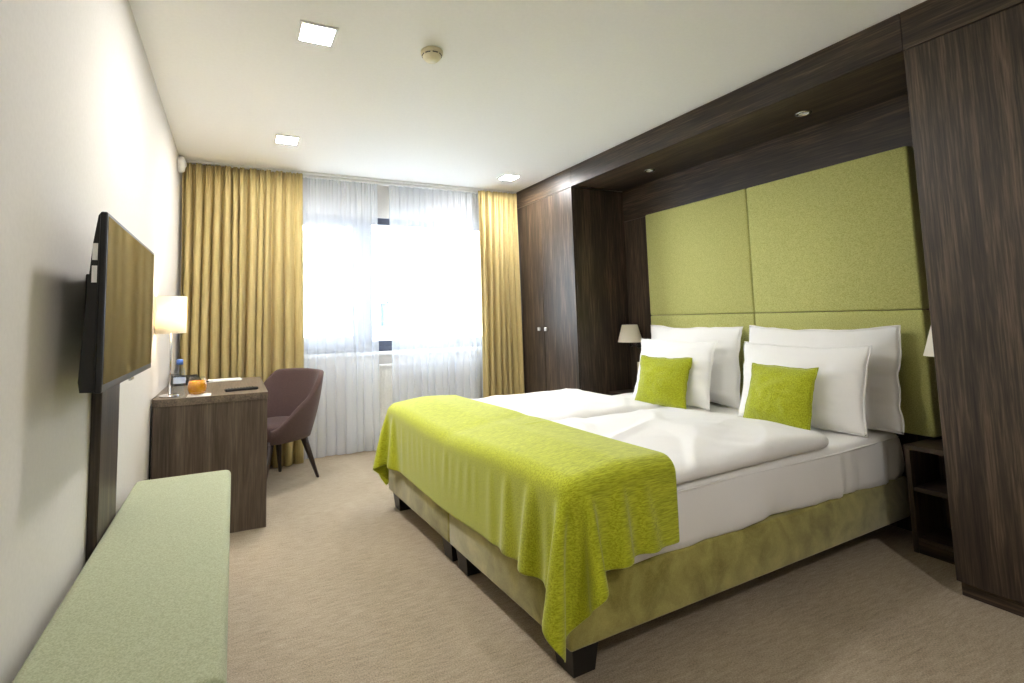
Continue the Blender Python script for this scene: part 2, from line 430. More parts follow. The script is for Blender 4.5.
# far wardrobe
Ow = (2.95, 4.03, 0)
wd = thing('wardrobe', 'dark wood wardrobe with two tall doors next to the yellow drape', 'wardrobe', Ow)
def wb(par, Oo, name, lo, hi, mat, bev=0.0015): return box(name, sub(lo, Oo), sub(hi, Oo), mat, par, bev)
wb(wd, Ow, 'carcass', (FX+0.022, YW0, 0.06), (3.29, 4.535, ZC-0.003), M_wood_v)
wb(wd, Ow, 'plinth', (FX+0.06, YW0+0.01, 0.0), (3.29, 4.53, 0.06), M_wood_h)
for (a, b, ky) in ((YW0+0.001, 4.021, 3.976), (4.027, 4.534, 4.088)):
    d = wb(wd, Ow, 'door', (FX, a, 0.062), (FX+0.020, b, ZC-0.006), M_wood_v)
    kb = bmesh.new(); add_box(kb, sub((FX-0.010, ky-0.005, 1.037), Ow), sub((FX, ky+0.005, 1.047), Ow))
    add_box(kb, sub((FX-0.026, ky-0.016, 1.026), Ow), sub((FX-0.010, ky+0.016, 1.058), Ow), 0.003)
    obj_bm('knob', kb, M_knob, d)
wb(wd, Ow, 'cornice', (FX, YW0+0.001, ZC), (FX+0.022, 4.535, H-0.001), M_wood_h)
# near cabinet
On = (2.95, 0.45, 0)
cb = thing('tall_cabinet', 'tall dark wood cabinet at the right edge, nearest the camera', 'cabinet', On)
wb(cb, On, 'carcass', (FX+0.022, -0.30, 0.06), (3.29, YN, ZC-0.003), M_wood_v)
wb(cb, On, 'plinth', (FX+0.03, -0.29, 0.0), (3.29, YN-0.003, 0.06), M_wood_h)
for (a, b) in ((0.412, YN-0.001), (-0.299, 0.408)):
    wb(cb, On, 'door', (FX, a, 0.062), (FX+0.020, b, ZC-0.006), M_wood_v)
wb(cb, On, 'cornice', (FX, -0.30, ZC), (FX+0.022, YN-0.001, H-0.001), M_wood_h)
# niche between them
Oc = (2.95, 2.32, 0)
nc = thing('bed_niche', 'dark wood bed niche with overhead bridge between the two cabinets', 'built-in niche', Oc)
wb(nc, Oc, 'cornice', (FX, YN+0.001, ZC), (FX+0.022, YW0-0.001, H-0.001), M_wood_h)
wb(nc, Oc, 'soffit', (FX+0.022, YN+0.001, ZC+0.003), (NB, YW0-0.001, ZC+0.023), M_wood_h)
wb(nc, Oc, 'upper_back_panel', (NB, YN+0.001, 2.0), (NB+0.02, YW0-0.001, ZC+0.02), M_wood_h)
wb(nc, Oc, 'lower_back_panel', (NB, YN+0.001, 0.0), (NB+0.02, YW0-0.001, 1.998), M_wood_v)
# headboard: four upholstered panels
Oh = (NB, 2.27, 0.515)
hb = thing('headboard', 'olive green upholstered headboard of four panels behind the bed', 'headboard', Oh)
HX = 3.140
def pad(lo, hi):
    bm = bmesh.new(); add_box(bm, sub(lo, Oh), sub(hi, Oh), 0.012, 3); o = obj_bm('panel', bm, M_head, hb, True); return o
for y0, y1 in ((1.356, 2.2605), (2.2625, 3.187)):
    pad((HX, y0, 1.1475), (NB, y1, 1.992)); pad((HX, y0, 0.515), (NB, y1, 1.1455))
# niche downlights
def downlight(y, lab):
    o = thing('niche_downlight', lab, 'downlight', (2.955, y, ZC+0.002), 0, 'niche downlights')
    lathe('ring', [(0.026, 0.0), (0.026, -0.004), (0.040, -0.004), (0.042, 0.0)], M_chrome, o, 28, cap=False)
    lathe('lens', [(0.026, -0.001), (0.018, 0.002), (0.004, 0.0025)], M_white, o, 24)
downlight(1.737, 'small round downlight in the niche soffit nearer the camera')
downlight(2.922, 'small round downlight in the niche soffit above the far pillows')
# nightstands
def nightstand(y0, y1, lab):
    x0, x1, zt = 2.955, NB-0.001, 0.500
    oo = ((x0+x1)/2, (y0+y1)/2, 0)
    o = thing('nightstand', lab, 'nightstand', oo, 0, 'open nightstands')
    g = lambda n, lo, hi, m: box(n, sub(lo, oo), sub(hi, oo), m, o, 0.0015)
    g('top', (x0-0.003, y0, zt-0.022), (x1, y1, zt), M_wood_h)
    g('side', (x0, y0, 0.0), (x1, y0+0.02, zt-0.0225), M_wood_v); g('side', (x0, y1-0.02, 0.0), (x1, y1, zt-0.0225), M_wood_v)
    g('shelf', (x0+0.006, y0+0.0205, 0.285), (x1, y1-0.0205, 0.305), M_wood_h)
    g('bottom', (x0+0.006, y0+0.0205, 0.055), (x1, y1-0.0205, 0.073), M_wood_h)
    g('plinth', (x0+0.004, y0+0.0205, 0.0), (x0+0.022, y1-0.0205, 0.0545), M_wood_h)
    g('back', (x1-0.008, y0+0.0205, 0.0735), (x1-0.001, y1-0.0205, zt-0.0225), M_wood_v)
nightstand(YN+0.002, 1.402, 'dark wood open nightstand beside the tall cabinet, near side of the bed')
nightstand(3.290, YW0-0.002, 'dark wood open nightstand beside the wardrobe, far side of the bed')
# bedside lamps
def sconce(y, s, lab):
    oo = (NB, y, 1.0)
    o = thing('wall_lamp', lab, 'wall lamp', oo, 0, 'bedside wall lamps')
    cx = -0.14
    prof = [(0.103, -0.075), (0.064, 0.072), (0.062, 0.072), (0.101, -0.075), (0.103, -0.075)]
    lathe('shade', prof, M_shade, o, 36, (cx, 0, 0), cap=False)
    lathe('bracket', [(0.030, 0.0), (0.030, -0.012), (0.022, -0.022), (0.008, -0.026)], M_black, o, 24, (0, s*0.045, -0.105), 'x')
    tube('arm', [(-0.02, s*0.045, -0.105), (-0.07, s*0.04, -0.11), (cx+0.03, s*0.015, -0.112), (cx, 0, -0.10), (cx, 0, -0.05)], 0.006, M_black, o)
    lathe('bulb', [(0.008, -0.05), (0.022, -0.02), (0.024, 0.0), (0.016, 0.02), (0.003, 0.028)], M_white, o, 20, (cx, 0, 0))
    lathe('finial', [(0.004, -0.115), (0.012, -0.105), (0.012, -0.095), (0.005, -0.085)], M_black, o, 16, (cx, 0, 0))
sconce(3.362, 1, 'cream shaded wall lamp beside the wardrobe at the far pillows')
sconce(1.232, -1, 'cream shaded wall lamp half hidden by the tall cabinet')
sw = thing('switch_plate', 'small white switch plate on the niche wall below the far lamp', 'switch', (NB, 3.39, 0.595))
box('plate', (-0.009, -0.045, 0), (0, 0.045, 0.15), M_cream, sw, 0.003)
for k in range(2): box('rocker', (-0.014, -0.034, 0.008+k*0.07), (-0.009, 0.034, 0.072+k*0.07), M_cream, sw, 0.002)

# ------------------------------------------------------------------ bed (local u along length, v across, z up)
BA = 0.04329
BO = (0.970, 1.391, 0.0)
BL, BW = 2.165, 1.79
bed = thing('bed', 'double box spring bed base in olive velvet on black block feet', 'bed', BO, BA)
HALF = BW/2
for k in range(2):
    v0 = k*HALF+(0.001 if k else 0); v1 = v0+HALF-0.002
    bm = bmesh.new(); add_box(bm, (0, v0, 0.10), (BL, v1, 0.302), 0.012, 3); b = obj_bm('box_spring', bm, M_velvet, bed, True)
    for u in (0.022, BL-0.22):
        for vv in ((v0+0.022, v1-0.132) if u < 1 else (v0+0.16, v1-0.27)):
            bm = bmesh.new()
            add_box(bm, (u, vv, 0), (u+0.11, vv+0.11, 0.0995))
            for vt in bm.verts:
                if vt.co.z < 0.01: vt.co.x += (u+0.055-vt.co.x)*0.2; vt.co.y += (vv+0.055-vt.co.y)*0.2
            obj_bm('foot', bm, M_black, bed)

def slab(name, u0, u1, v0, v1, zb, zt, rad, mat, parent, f_top, nu, nv, f_side=None, pw=2.6):
    """soft closed slab: a rounded rectangle ring profile, top displaced by f_top(u,v)"""
    prof = []
    K = 9
    for i in range(K+1):                       # side profile from bottom to top, rounded
        a = -PI/2+PI*i/K
        prof.append((rad*(1-math.copysign(abs(math.cos(a))**(2/pw), math.cos(a))), (zb+zt)/2+(zt-zb)/2*math.copysign(abs(math.sin(a))**(2/pw), math.sin(a))))
    bm = bmesh.new()
    us = np.linspace(0, 1, nu); vs = np.linspace(0, 1, nv)
    # perimeter parameters
    per = [(u, 0.0) for u in us[:-1]]+[(1.0, v) for v in vs[:-1]]+[(u, 1.0) for u in us[::-1][:-1]]+[(0.0, v) for v in vs[::-1][:-1]]
    rings = []
    cr = rad*0.9
    def edge(uu, vv, ins):
        U = u0+ins+(u1-u0-2*ins)*uu; V = v0+ins+(v1-v0-2*ins)*vv
        # round the plan corners
        cu = min(max(U, u0+ins+cr), u1-ins-cr); cv = min(max(V, v0+ins+cr), v1-ins-cr)
        du, dv = U-cu, V-cv
        L = math.hypot(du, dv)
        if du != 0 and dv != 0 and L > 0:
            m = max(abs(du), abs(dv)); U, V = cu+du*m/L, cv+dv*m/L
        return U, V
    for ins, z in prof:
        ring = []
        for uu, vv in per:
            U, V = edge(uu, vv, ins)
            zz = z
            wgt = (z-zb)/(zt-zb)
            zz += f_top(U, V)*wgt
            if f_side:
                a, b2, c = f_side(U, V, z); U += a; V += b2; zz += c
            ring.append(bm.verts.new((U, V, zz)))
        rings.append(ring)
    n = len(per)
    for i in range(len(rings)-1):
        for k in range(n): bm.faces.new((rings[i][k], rings[i][(k+1) % n], rings[i+1][(k+1) % n], rings[i+1][k]))
    # top grid inside the last ring
    ins = prof[-1][0]
    lut = {}
    k = 0
    pidx = {}
    for q, (uu, vv) in enumerate(per): pidx[(round(uu, 6), round(vv, 6))] = rings[-1][q]
    bidx = {}
    for q, (uu, vv) in enumerate(per): bidx[(round(uu, 6), round(vv, 6))] = rings[0][q]
    def vert(i, j, top):
        key = (round(us[i], 6), round(vs[j], 6)); d = pidx if top else bidx
        if key in d: return d[key]
        U, V = edge(us[i], vs[j], ins)
        z = zt+f_top(U, V) if top else zb
        v = bm.verts.new((U, V, z)); d[key] = v; return v
    for i in range(nu-1):
        for j in range(nv-1):
            bm.faces.new((vert(i, j, 1), vert(i+1, j, 1), vert(i+1, j+1, 1), vert(i, j+1, 1)))
    bm.faces.new([rings[0][k] for k in range(n)])
    return obj_bm(name, bm, mat, parent, True)

# mattress in its white sheet
mt = thing('mattress', 'mattress in a white fitted sheet on the box spring base', 'mattress', BO, BA)
def m_top(u, v): return 0.006*fbm(u*3, v*3, 1.3)
def m_side(u, v, z):
    # tucked sheet: shallow vertical gathers along the long side, bunched near the head end
    hz = max(0.0, min(1.0, (0.53-z)/0.2))
    near = 1.0 if v < 0.1 else 0.0
    g = 0.0
    if v < 0.1:
        b = math.exp(-((u-1.62)/0.10)**2)+0.9*math.exp(-((u-2.0)/0.14)**2)+0.35*math.exp(-((u-1.15)/0.3)**2)
        g = -0.026*fbm(u*14, z*1.8+u*4, 4.0, 2)*b*hz - 0.013*fbm(u*4, z*3, 9.0, 2)*hz
    dz = (0.012*fbm(u*2.6, 0.3, 7.7, 3)-0.004) if (z < 0.33 and v < 0.1) else 0
    return (0, g-0.004*near*hz, dz)
slab('sheet_covered_core', 0.012, BL-0.006, -0.004, BW-0.004, 0.304, 0.525, 0.05, M_linen, mt, m_top, 150, 90, m_side, 4.0)
bm = bmesh.new()
tube_bm(bm, [(u, 0.0005-0.004*math.sin(u*5), 0.502+0.004*math.sin(u*3.1)) for u in np.linspace(0.35, BL-0.05, 50)], 0.0045, 6)
obj_bm('piping', bm, M_linen, mt, True)

def duvet_top(seed, v0, v1, u0, u1):
    def f(u, v):
        s = (v-v0)/(v1-v0); r = (u-u0)/(u1-u0)
        z = 0.024*math.sin(PI*min(1, max(0, s)))**0.8
        z += 0.016*fbm(u*1.5+seed, v*1.9, seed, 1)
        w1 = fbm(u*1.6+seed*3, v*2.4-u*1.6, seed+4.2, 2); z += 0.014*(1-min(1, abs(w1)*3.2))
        z += 0.006*fbm(u*5+v*4, v*4.5, seed+2, 2)
        z *= 0.25+0.75*max(0, min(1, (u-0.30)/0.30))
        z += 0.010*max(0, min(1, (r-0.15)/0.85))*math.sin(PI*min(1, max(0, s*0.9+0.05)))
        return z*(1-0.65*max(0, min(1, (r-0.62)/0.38)))
    return f
dv1 = thing('duvet', 'white duvet on the near half of the bed, its corner by the near pillows', 'duvet', BO, BA, 'white duvets')
slab('quilt', 0.02, 1.50, -0.018, 0.905, 0.526, 0.594, 0.055, M_linen, dv1, duvet_top(1.7, -0.02, 0.91, 0.02, 1.5), 110, 74,
     lambda u, v, z: (0.02*fbm(v*3, 1.0, 3.3) if u > 1.3 else 0, 0.008*fbm(u*3, 2.0, 1.1), 0), 2.2)
dv2 = thing('duvet', 'white duvet on the far half of the bed towards the window', 'duvet', BO, BA, 'white duvets')
slab('quilt', 0.02, 1.48, 0.907, 1.808, 0.526, 0.598, 0.055, M_linen, dv2, duvet_top(5.1, 0.907, 1.81, 0.02, 1.48), 110, 74,
     lambda u, v, z: (0.02*fbm(v*3, 1.0, 8.3) if u > 1.3 else 0, 0.008*fbm(u*3, 2.0, 6.1), 0), 2.2)

# ------------------------------------------------------------------ bed runner: cloth draped over the foot end
def drape_cloth():
    h = 0.0165
    nu, nv = int(0.82/h)+1, int(2.42/h)+1
    rs = np.random.RandomState(4)
    P = np.zeros((nu, nv, 3))
    P[..., 0] = (-0.335+h*np.arange(nu))[:, None]
    P[..., 1] = (-0.308+h*np.arange(nv))[None, :]
    P[..., 2] = 0.70
    # rest lengths a little longer than laid: soft gathers
    P[..., 1] = 0.9+(P[..., 1]-0.9)*0.985
    P[..., 2] += 0.006*np.sin(P[..., 1]*23+2)*np.cos(P[..., 0]*7) + 0.002*rs.randn(nu, nv)
    V = np.zeros_like(P)
    R = 0.055
    lo = np.array([-0.010+R, -0.028+R, 0.0]); hi = np.array([3.0, 1.818-R, 0.645-R])
    def top_bump(u, v):
        return 0.012*np.sin(u*5+1)*np.sin(v*4.3+0.5) - 0.006*np.exp(-((v-0.9)/0.07)**2) - 0.03*np.clip((0.25-u)/0.25, 0, 1)
    def collide(P, Q):
        hz = hi[2]+top_bump(P[..., 0], P[..., 1])
        C = np.empty_like(P)
        C[..., 0] = np.clip(P[..., 0], lo[0], hi[0]); C[..., 1] = np.clip(P[..., 1], lo[1], hi[1]); C[..., 2] = np.minimum(P[..., 2], hz)
        d = P-C; L = np.linalg.norm(d, axis=-1)
        ins = L < R
        Ls = np.maximum(L, 1e-6)
        n = d/Ls[..., None]
        deep = L < 1e-5
        n[deep] = (0, 0, 1)
        tgt = C+n*R
        P[ins] = tgt[ins]
        fr = ins & (n[..., 2] > 0.5)
        P[fr] = P[fr]*0.35+Q[fr]*0.65 if False else P[fr]
        # friction
        dv = (P-Q); nn = n
        vt = dv-(dv*nn).sum(-1, keepdims=True)*nn
        P[ins] -= 0.6*vt[ins]
        hold = ins & (n[..., 2] > 0.8)
        P[hold] -= 0.4*vt[hold]
        P[..., 2] = np.maximum(P[..., 2], 0.02)
        return P
    cons = []
    def seg(a, b, rest, k):
        cons.append((a, b, rest, k))
    s_ = slice
    for off in (0, 1):
        cons += [((s_(off, nu-1, 2), s_(None)), (s_(off+1, nu, 2), s_(None)), h, 1.0)]
        cons += [((s_(None), s_(off, nv-1, 2)), (s_(None), s_(off+1, nv, 2)), h, 1.0)]
    for off in (0, 1):
        cons += [((s_(off, nu-1, 2), s_(0, nv-1)), (s_(off+1, nu, 2), s_(1, nv)), h*1.41421, 0.25)]
        cons += [((s_(off, nu-1, 2), s_(1, nv)), (s_(off+1, nu, 2), s_(0, nv-1)), h*1.41421, 0.25)]
    for off in range(4):
        # bending across two and four cells
        if off < 2:
            pass
        cons += [((s_(off, nu-2, 4), s_(None)), (s_(off+2, nu, 4), s_(None)), 2*h, 0.5)]
        cons += [((s_(None), s_(off, nv-2, 4)), (s_(None), s_(off+2, nv, 4)), 2*h, 0.5)]
    dt = 1/60
    for step in range(170):
        Q = P.copy()
        V[..., 2] -= 1.6*dt
        V *= 0.97
        P = P+V*dt
        for it in range(12):
            for a, b, rest, k in cons:
                A_, B_ = P[a], P[b]
                na = min(A_.shape[0], B_.shape[0]); ma = min(A_.shape[1], B_.shape[1])
                A_ = A_[:na, :ma]; B_ = B_[:na, :ma]
                d = B_-A_; L = np.linalg.norm(d, axis=-1, keepdims=True)
                c = d*(0.5*k*(L-rest)/np.maximum(L, 1e-6))
                P[a][:na, :ma] += c; P[b][:na, :ma] -= c
        P = collide(P, Q)
        V = (P-Q)/dt
        vm = np.linalg.norm(V, axis=-1, keepdims=True); V *= np.minimum(1, 1.5/np.maximum(vm, 1e-6))
    return P
rn = thing('bed_runner', 'lime green chenille runner draped over the foot of the bed', 'bed runner', BO, BA)
RP = drape_cloth()
ro = grid_mesh('cloth', RP, M_runner, rn)
md = ro.modifiers.new('thickness', 'SOLIDIFY'); md.thickness = 0.006; md.offset = 0
md = ro.modifiers.new('smooth', 'SUBSURF'); md.levels = 1; md.render_levels = 1

# ------------------------------------------------------------------ pillows and cushions
def pillow(name, label, cat, W, Hh, T, mat, loc, lean, rz, seed, group, flange=0.0, dent=0.0, pinch=0.055, piping=None):
    """local x = width, local z = height, y = thickness; stands on its bottom edge; leans back by lean"""
    n, m = 44, 36
    def surf(side):
        P = np.zeros((n, m, 3))
        for i in range(n):
            a = -1+2*i/(n-1)
            for j in range(m):
                b = -1+2*j/(m-1)
                e = max(0, (1-abs(a)**2.3))**0.72*max(0, (1-abs(b)**2.3))**0.72
                pu = 1-pinch*(1-abs(b))*2*0.5*(1-b*b) ; pv = 1-pinch*(1-a*a)
                x = a*W/2*(1-pinch*(1-b*b)*0.9); z = b*Hh/2*(1-pinch*1.2*(1-a*a))
                wr = fbm(a*2.2+seed, b*2.2, seed*1.7, 3)*0.10 + fbm(a*1.1+b*2.6, seed, b*3, 2)*0.08*(0.4+abs(a))
                y = side*T/2*e*(1+wr*1.9) - dent*math.exp(-(a*a*3+((b-1)**2)*5))*(1 if side > 0 else 0)
                z -= dent*0.8*math.exp(-(a*a*6))*max(0, b)
                y *= 1-0.22*b
                x += 0.021*W*fbm(b*1.6+seed, seed*2.1, 0.5)*abs(a)**3*np.sign(a); z += 0.019*W*fbm(a*1.7+seed, seed+5, 0.2)*abs(b)**3
                P[i, j] = (x, y, z)
        return P
    F, Bk = surf(-1), surf(1)
    vs = F.reshape(-1, 3).tolist(); off = n*m
    bmap = {}
    vb = []
    for i in range(n):
        for j in range(m):
            if i in (0, n-1) or j in (0, m-1): bmap[(i, j)] = i*m+j
            else: bmap[(i, j)] = off+len(vb); vb.append(Bk[i, j].tolist())
    fs = []
    for i in range(n-1):
        for j in range(m-1):
            fs.append((i*m+j, (i+1)*m+j, (i+1)*m+j+1, i*m+j+1))
            fs.append((bmap[(i, j)], bmap[(i, j+1)], bmap[(i+1, j+1)], bmap[(i+1, j)]))
    me = bpy.data.meshes.new('cover'); me.from_pydata(vs+vb, [], fs); me.update()
    for p in me.polygons: p.use_smooth = True
    Rm = Matrix.Rotation(-lean, 4, 'X') @ Matrix.Translation((0, 0, Hh/2))
    me.transform(Rm)
    o = thing(name, label, cat, loc, rz, group)
    c = link_mesh('cover', me, mat, o)
    # edge seam around the rim
    rim = [F[i, 0] for i in range(n)]+[F[n-1, j] for j in range(1, m)]+[F[i, m-1] for i in range(n-2, -1, -1)]+[F[0, j] for j in range(m-2, -1, -1)]
    pts = [Rm @ Vector(p) for p in rim]
    if flange > 0:
        # flat flap at the open end (local +x end)
        K = 5; G = np.zeros((m, K, 3))
        for j in range(m):
            for k in range(K):
                q = k/(K-1); p = F[n-1, j].copy(); p[0] += flange*q; p[1] += 0.006*math.sin(j*0.33+seed)*q; p[2] *= 1-0.02*q; G[j, k] = p
        gm = grid_mesh('flap', G, mat, o); gm.data.transform(Rm)
        sd = gm.modifiers.new('t', 'SOLIDIFY'); sd.thickness = 0.003
    tube('seam', pts, 0.0035 if piping is None else piping, mat, o, 6)
    return o
# rz = -90deg turns local x onto -y: local -y (front) faces -x (the foot of the bed)
RZ = -PI/2
ZM = 0.532
pillow('pillow', 'large white pillow against the headboard on the near side', 'pillow', 0.83, 0.535, 0.20, M_linen, (2.985, 1.825, ZM), 0.13, RZ+0.02, 1.0, 'white pillows', flange=0.0)
pillow('pillow', 'large white pillow against the headboard on the far side', 'pillow', 0.83, 0.535, 0.20, M_linen, (2.990, 2.700, ZM), 0.13, RZ-0.02, 2.3, 'white pillows')
pillow('pillow', 'smaller white pillow leaning behind the near green cushion', 'pillow', 0.67, 0.45, 0.17, M_linen, (2.790, 1.815, ZM), 0.24, RZ+0.03, 3.9, 'white pillows', flange=0.0)
pillow('pillow', 'smaller white pillow leaning behind the far green cushion', 'pillow', 0.71, 0.45, 0.17, M_linen, (2.797, 2.715, ZM), 0.24, RZ-0.04, 5.2, 'white pillows')
pillow('cushion', 'lime green square cushion on the near pillows', 'cushion', 0.375, 0.345, 0.12, M_cush, (2.632, 1.830, ZM), 0.33, RZ-0.03, 7.0, 'lime green cushions')
pillow('cushion', 'lime green square cushion on the far pillows', 'cushion', 0.385, 0.345, 0.12, M_cush, (2.632, 2.635, ZM), 0.33, RZ+0.20, 8.1, 'lime green cushions')

# ------------------------------------------------------------------ bench by the left wall
Ob = (-0.20, 1.92, 0)
bn = thing('bench', 'long low bench with pale sage green seat along the left wall', 'bench', Ob)
bm = bmesh.new(); add_box(bm, sub((-0.373, 1.085, 0.415), Ob), sub((-0.004, 2.588, 0.503), Ob), 0.022, 4)
obj_bm('seat_cushion', bm, M_bench, bn, True)
box('frame', sub((-0.371, 1.10, 0.33), Ob), sub((-0.012, 2.575, 0.414), Ob), M_wood_h, bn)
for y in (1.105, 2.545): box('leg_panel', sub((-0.369, y, 0.0), Ob), sub((-0.016, y+0.025, 0.3295), Ob), M_wood_v, bn)

# ------------------------------------------------------------------ tv on the wall
Ot = (-0.33, 1.915, 1.0)
tv = thing('television', 'flat black television on the left wall above the bench', 'television', Ot)
x1, ty0, ty1, tz0, tz1 = -0.293, 1.508, 2.322, 0.990, 1.441
bm = bmesh.new(); add_box(bm, sub((-0.309, ty0, tz0), Ot), sub((x1, ty1, tz1), Ot), 0.004, 2); obj_bm('bezel', bm, M_dark, tv)
box('screen', sub((x1-0.001, ty0+0.010, tz0+0.020), Ot), sub((x1+0.0008, ty1-0.010, tz1-0.010), Ot), M_screen, tv, 0)
# rear housing, thick at the bottom and tapering upwards
bm = bmesh.new()
prof = [(-0.309, tz0+0.002), (-0.338, tz0+0.004), (-0.342, tz0+0.03), (-0.338, 1.10), (-0.330, 1.25), (-0.322, 1.36), (-0.313, tz1-0.01), (-0.309, tz1-0.004)]
ra = [bm.verts.new(sub((p[0], ty0+0.004, p[1]), Ot)) for p in prof]; rb = [bm.verts.new(sub((p[0], ty1-0.004, p[1]), Ot)) for p in prof]
for k in range(len(prof)): bm.faces.new((ra[k], ra[(k+1) % len(prof)], rb[(k+1) % len(prof)], rb[k]))
bm.faces.new(ra); bm.faces.new(rb[::-1]); obj_bm('rear_housing', bm, M_dark, tv)
box('logo_tab', sub((x1-0.006, 1.895, tz0-0.007), Ot), sub((x1+0.001, 1.945, tz0+0.001), Ot), M_chrome, tv, 0.001)
bm = bmesh.new(); add_box(bm, sub((-0.36, 1.80, 1.10), Ot), sub((-0.336, 2.03, 1.33), Ot), 0.002); add_box(bm, sub((XL+0.001, 1.82, 1.12), Ot), sub((-0.36, 2.01, 1.31), Ot), 0.002)
obj_bm('wall_mount', bm, M_black, tv)
for z in (1.262, 1.318): box('side_label', sub((-0.3225, ty0+0.0025, z), Ot), sub((-0.3115, ty0+0.0041, z+0.042), Ot), M_paper, tv, 0)
Op = (-0.39, 2.08, 0.05)
tp = thing('wall_panel', 'narrow dark wood wall panel running down from the television', 'wall panel', Op)
box('board', sub((XL+0.001, 1.94, 0.05), Op), sub((-0.376, 2.215, 1.08), Op), M_wood_v, tp)
box('cable_cover', sub((-0.376, 1.942, 0.05), Op), sub((-0.3745, 2.213, 1.08), Op), M_wood_v, tp, 0.0005)

# ------------------------------------------------------------------ desk
Od = (-0.10, 3.66, 0)
dk = thing('desk', 'dark wood desk with panel sides standing against the left wall', 'desk', Od)
DZ = 0.757
dy0, dy1, dx1 = 3.187, 4.135, 0.184
# top with one rounded near corner at the wall
bm = bmesh.new()
cr = 0.05
out = [(dx1, dy0), (dx1, dy1), (XL+0.003, dy1)]
for k in range(9):
    a = PI+PI/2*k/8
    out.append((XL+0.003+cr+cr*math.cos(a), dy0+cr+cr*math.sin(a)))
va = [bm.verts.new(sub((x, y, DZ-0.040), Od)) for x, y in out]; vb = [bm.verts.new(sub((x, y, DZ), Od)) for x, y in out]
for k in range(len(out)): bm.faces.new((va[k], va[(k+1) % len(out)], vb[(k+1) % len(out)], vb[k]))
bm.faces.new(va[::-1]); bm.faces.new(vb)
obj_bm('top', bm, M_desk_h, dk)
box('side_panel', sub((XL+0.012, dy0+0.004, 0.0), Od), sub((dx1-0.003, dy0+0.034, DZ-0.0405), Od), M_desk_v, dk)
box('side_panel', sub((XL+0.022, dy1-0.034, 0.0), Od), sub((dx1-0.003, dy1-0.004, DZ-0.0405), Od), M_desk_v, dk)
box('back_panel', sub((XL+0.024, dy0+0.0345, 0.30), Od), sub((XL+0.042, dy1-0.0345, DZ-0.0405), Od), M_desk_v, dk)

# things on the desk
Ol = (-0.325, 3.300, DZ)
lp = thing('desk_lamp', 'lit table lamp with white drum shade at the wall end of the desk', 'lamp', Ol)
lathe('base', [(0.050, 0.0), (0.050, 0.008), (0.046, 0.012), (0.008, 0.014)], M_chrome, lp, 40)
lathe('stem', [(0.0065, 0.013), (0.0065, 0.43)], M_chrome, lp, 16)
lathe('shade', [(0.077, 0.352), (0.077, 0.560), (0.0755, 0.560), (0.0755, 0.352), (0.077, 0.352)], M_shade, lp, 48, cap=False)
bm = bmesh.new()
for k in range(3): a = 2*PI*k/3; tube_bm(bm, [(0, 0, 0.545), (0.0755*math.cos(a), 0.0755*math.sin(a), 0.552)], 0.0016, 5)
obj_bm('spider', bm, M_chrome, lp)
t = NT('lit_bulb'); em = t.node('ShaderNodeEmission'); em.inputs['Strength'].default_value = 60
f = t.noise(t.coord(), 5, 1); t.link(t.ramp(f, [(0.2, (1, 0.80, 0.55)), (0.8, (1, 0.82, 0.58))]), em.inputs['Color']); t.link(em.outputs[0], t.out.inputs['Surface'])
lathe('bulb', [(0.010, 0.42), (0.024, 0.45), (0.028, 0.475), (0.022, 0.50), (0.004, 0.512)], t.m, lp, 20)
# cable running off the desk
tube('cable', [sub(p, Ol) for p in ((-0.385, 3.32, DZ+0.004), (-0.391, 3.26, DZ+0.006), (-0.395, 3.20, DZ+0.004), (-0.396, 3.178, DZ-0.03), (-0.394, 3.176, 0.45), (-0.394, 3.178, 0.30))]+[], 0.003, M_dark, lp, 6)
# water bottle
Obt = (-0.272, 3.235, DZ)
bt = thing('water_bottle', 'clear plastic water bottle with blue cap on the desk', 'bottle', Obt)
lathe('body', [(0.026, 0.0), (0.030, 0.004), (0.030, 0.05), (0.028, 0.058), (0.030, 0.066), (0.030, 0.125), (0.024, 0.152), (0.014, 0.170), (0.0125, 0.182), (0.0125, 0.186)], M_bottle, bt, 32)
lathe('cap', [(0.0165, 0.180), (0.0165, 0.204), (0.014, 0.208), (0.002, 0.208)], plain('blue_cap', (96, 138, 226), 0.4), bt, 28)
lathe('label', [(0.0306, 0.078), (0.0306, 0.108)], plain('pale_blue_label', (206, 216, 236), 0.5), bt, 32, cap=False)
lathe('water', [(0.0265, 0.003), (0.0280, 0.006), (0.0280, 0.13), (0.0225, 0.150), (0.002, 0.150)], glass('water', (0.96, 0.98, 1.0, 1), ior=1.1), bt, 28)
# amber glass on a paper mat
Og = (-0.185, 3.262, DZ+0.002)
pm = tag(box('paper_coaster', sub((-0.235, 3.205, DZ+0.0002), (0, 0, 0)), sub((-0.115, 3.320, DZ+0.0016), (0, 0, 0)), M_paper, None, 0), 'white square paper coaster under the amber glass on the desk', 'coaster')
gt = thing('tumbler', 'round glass tumbler filled with amber liquid on the desk', 'glass', Og)
gp = [(0.026, 0.0), (0.043, 0.012), (0.051, 0.036), (0.051, 0.058), (0.043, 0.086), (0.037, 0.102)]
lathe('bowl', gp+[(r-0.002, z) for r, z in gp[::-1][:-1]]+[(0.022, 0.004)], M_glass, gt, 36, cap=False)
lathe('amber_fill', [(0.022, 0.006), (0.040, 0.014), (0.048, 0.037), (0.048, 0.056), (0.0425, 0.080), (0.002, 0.080)], M_orange, gt, 36)
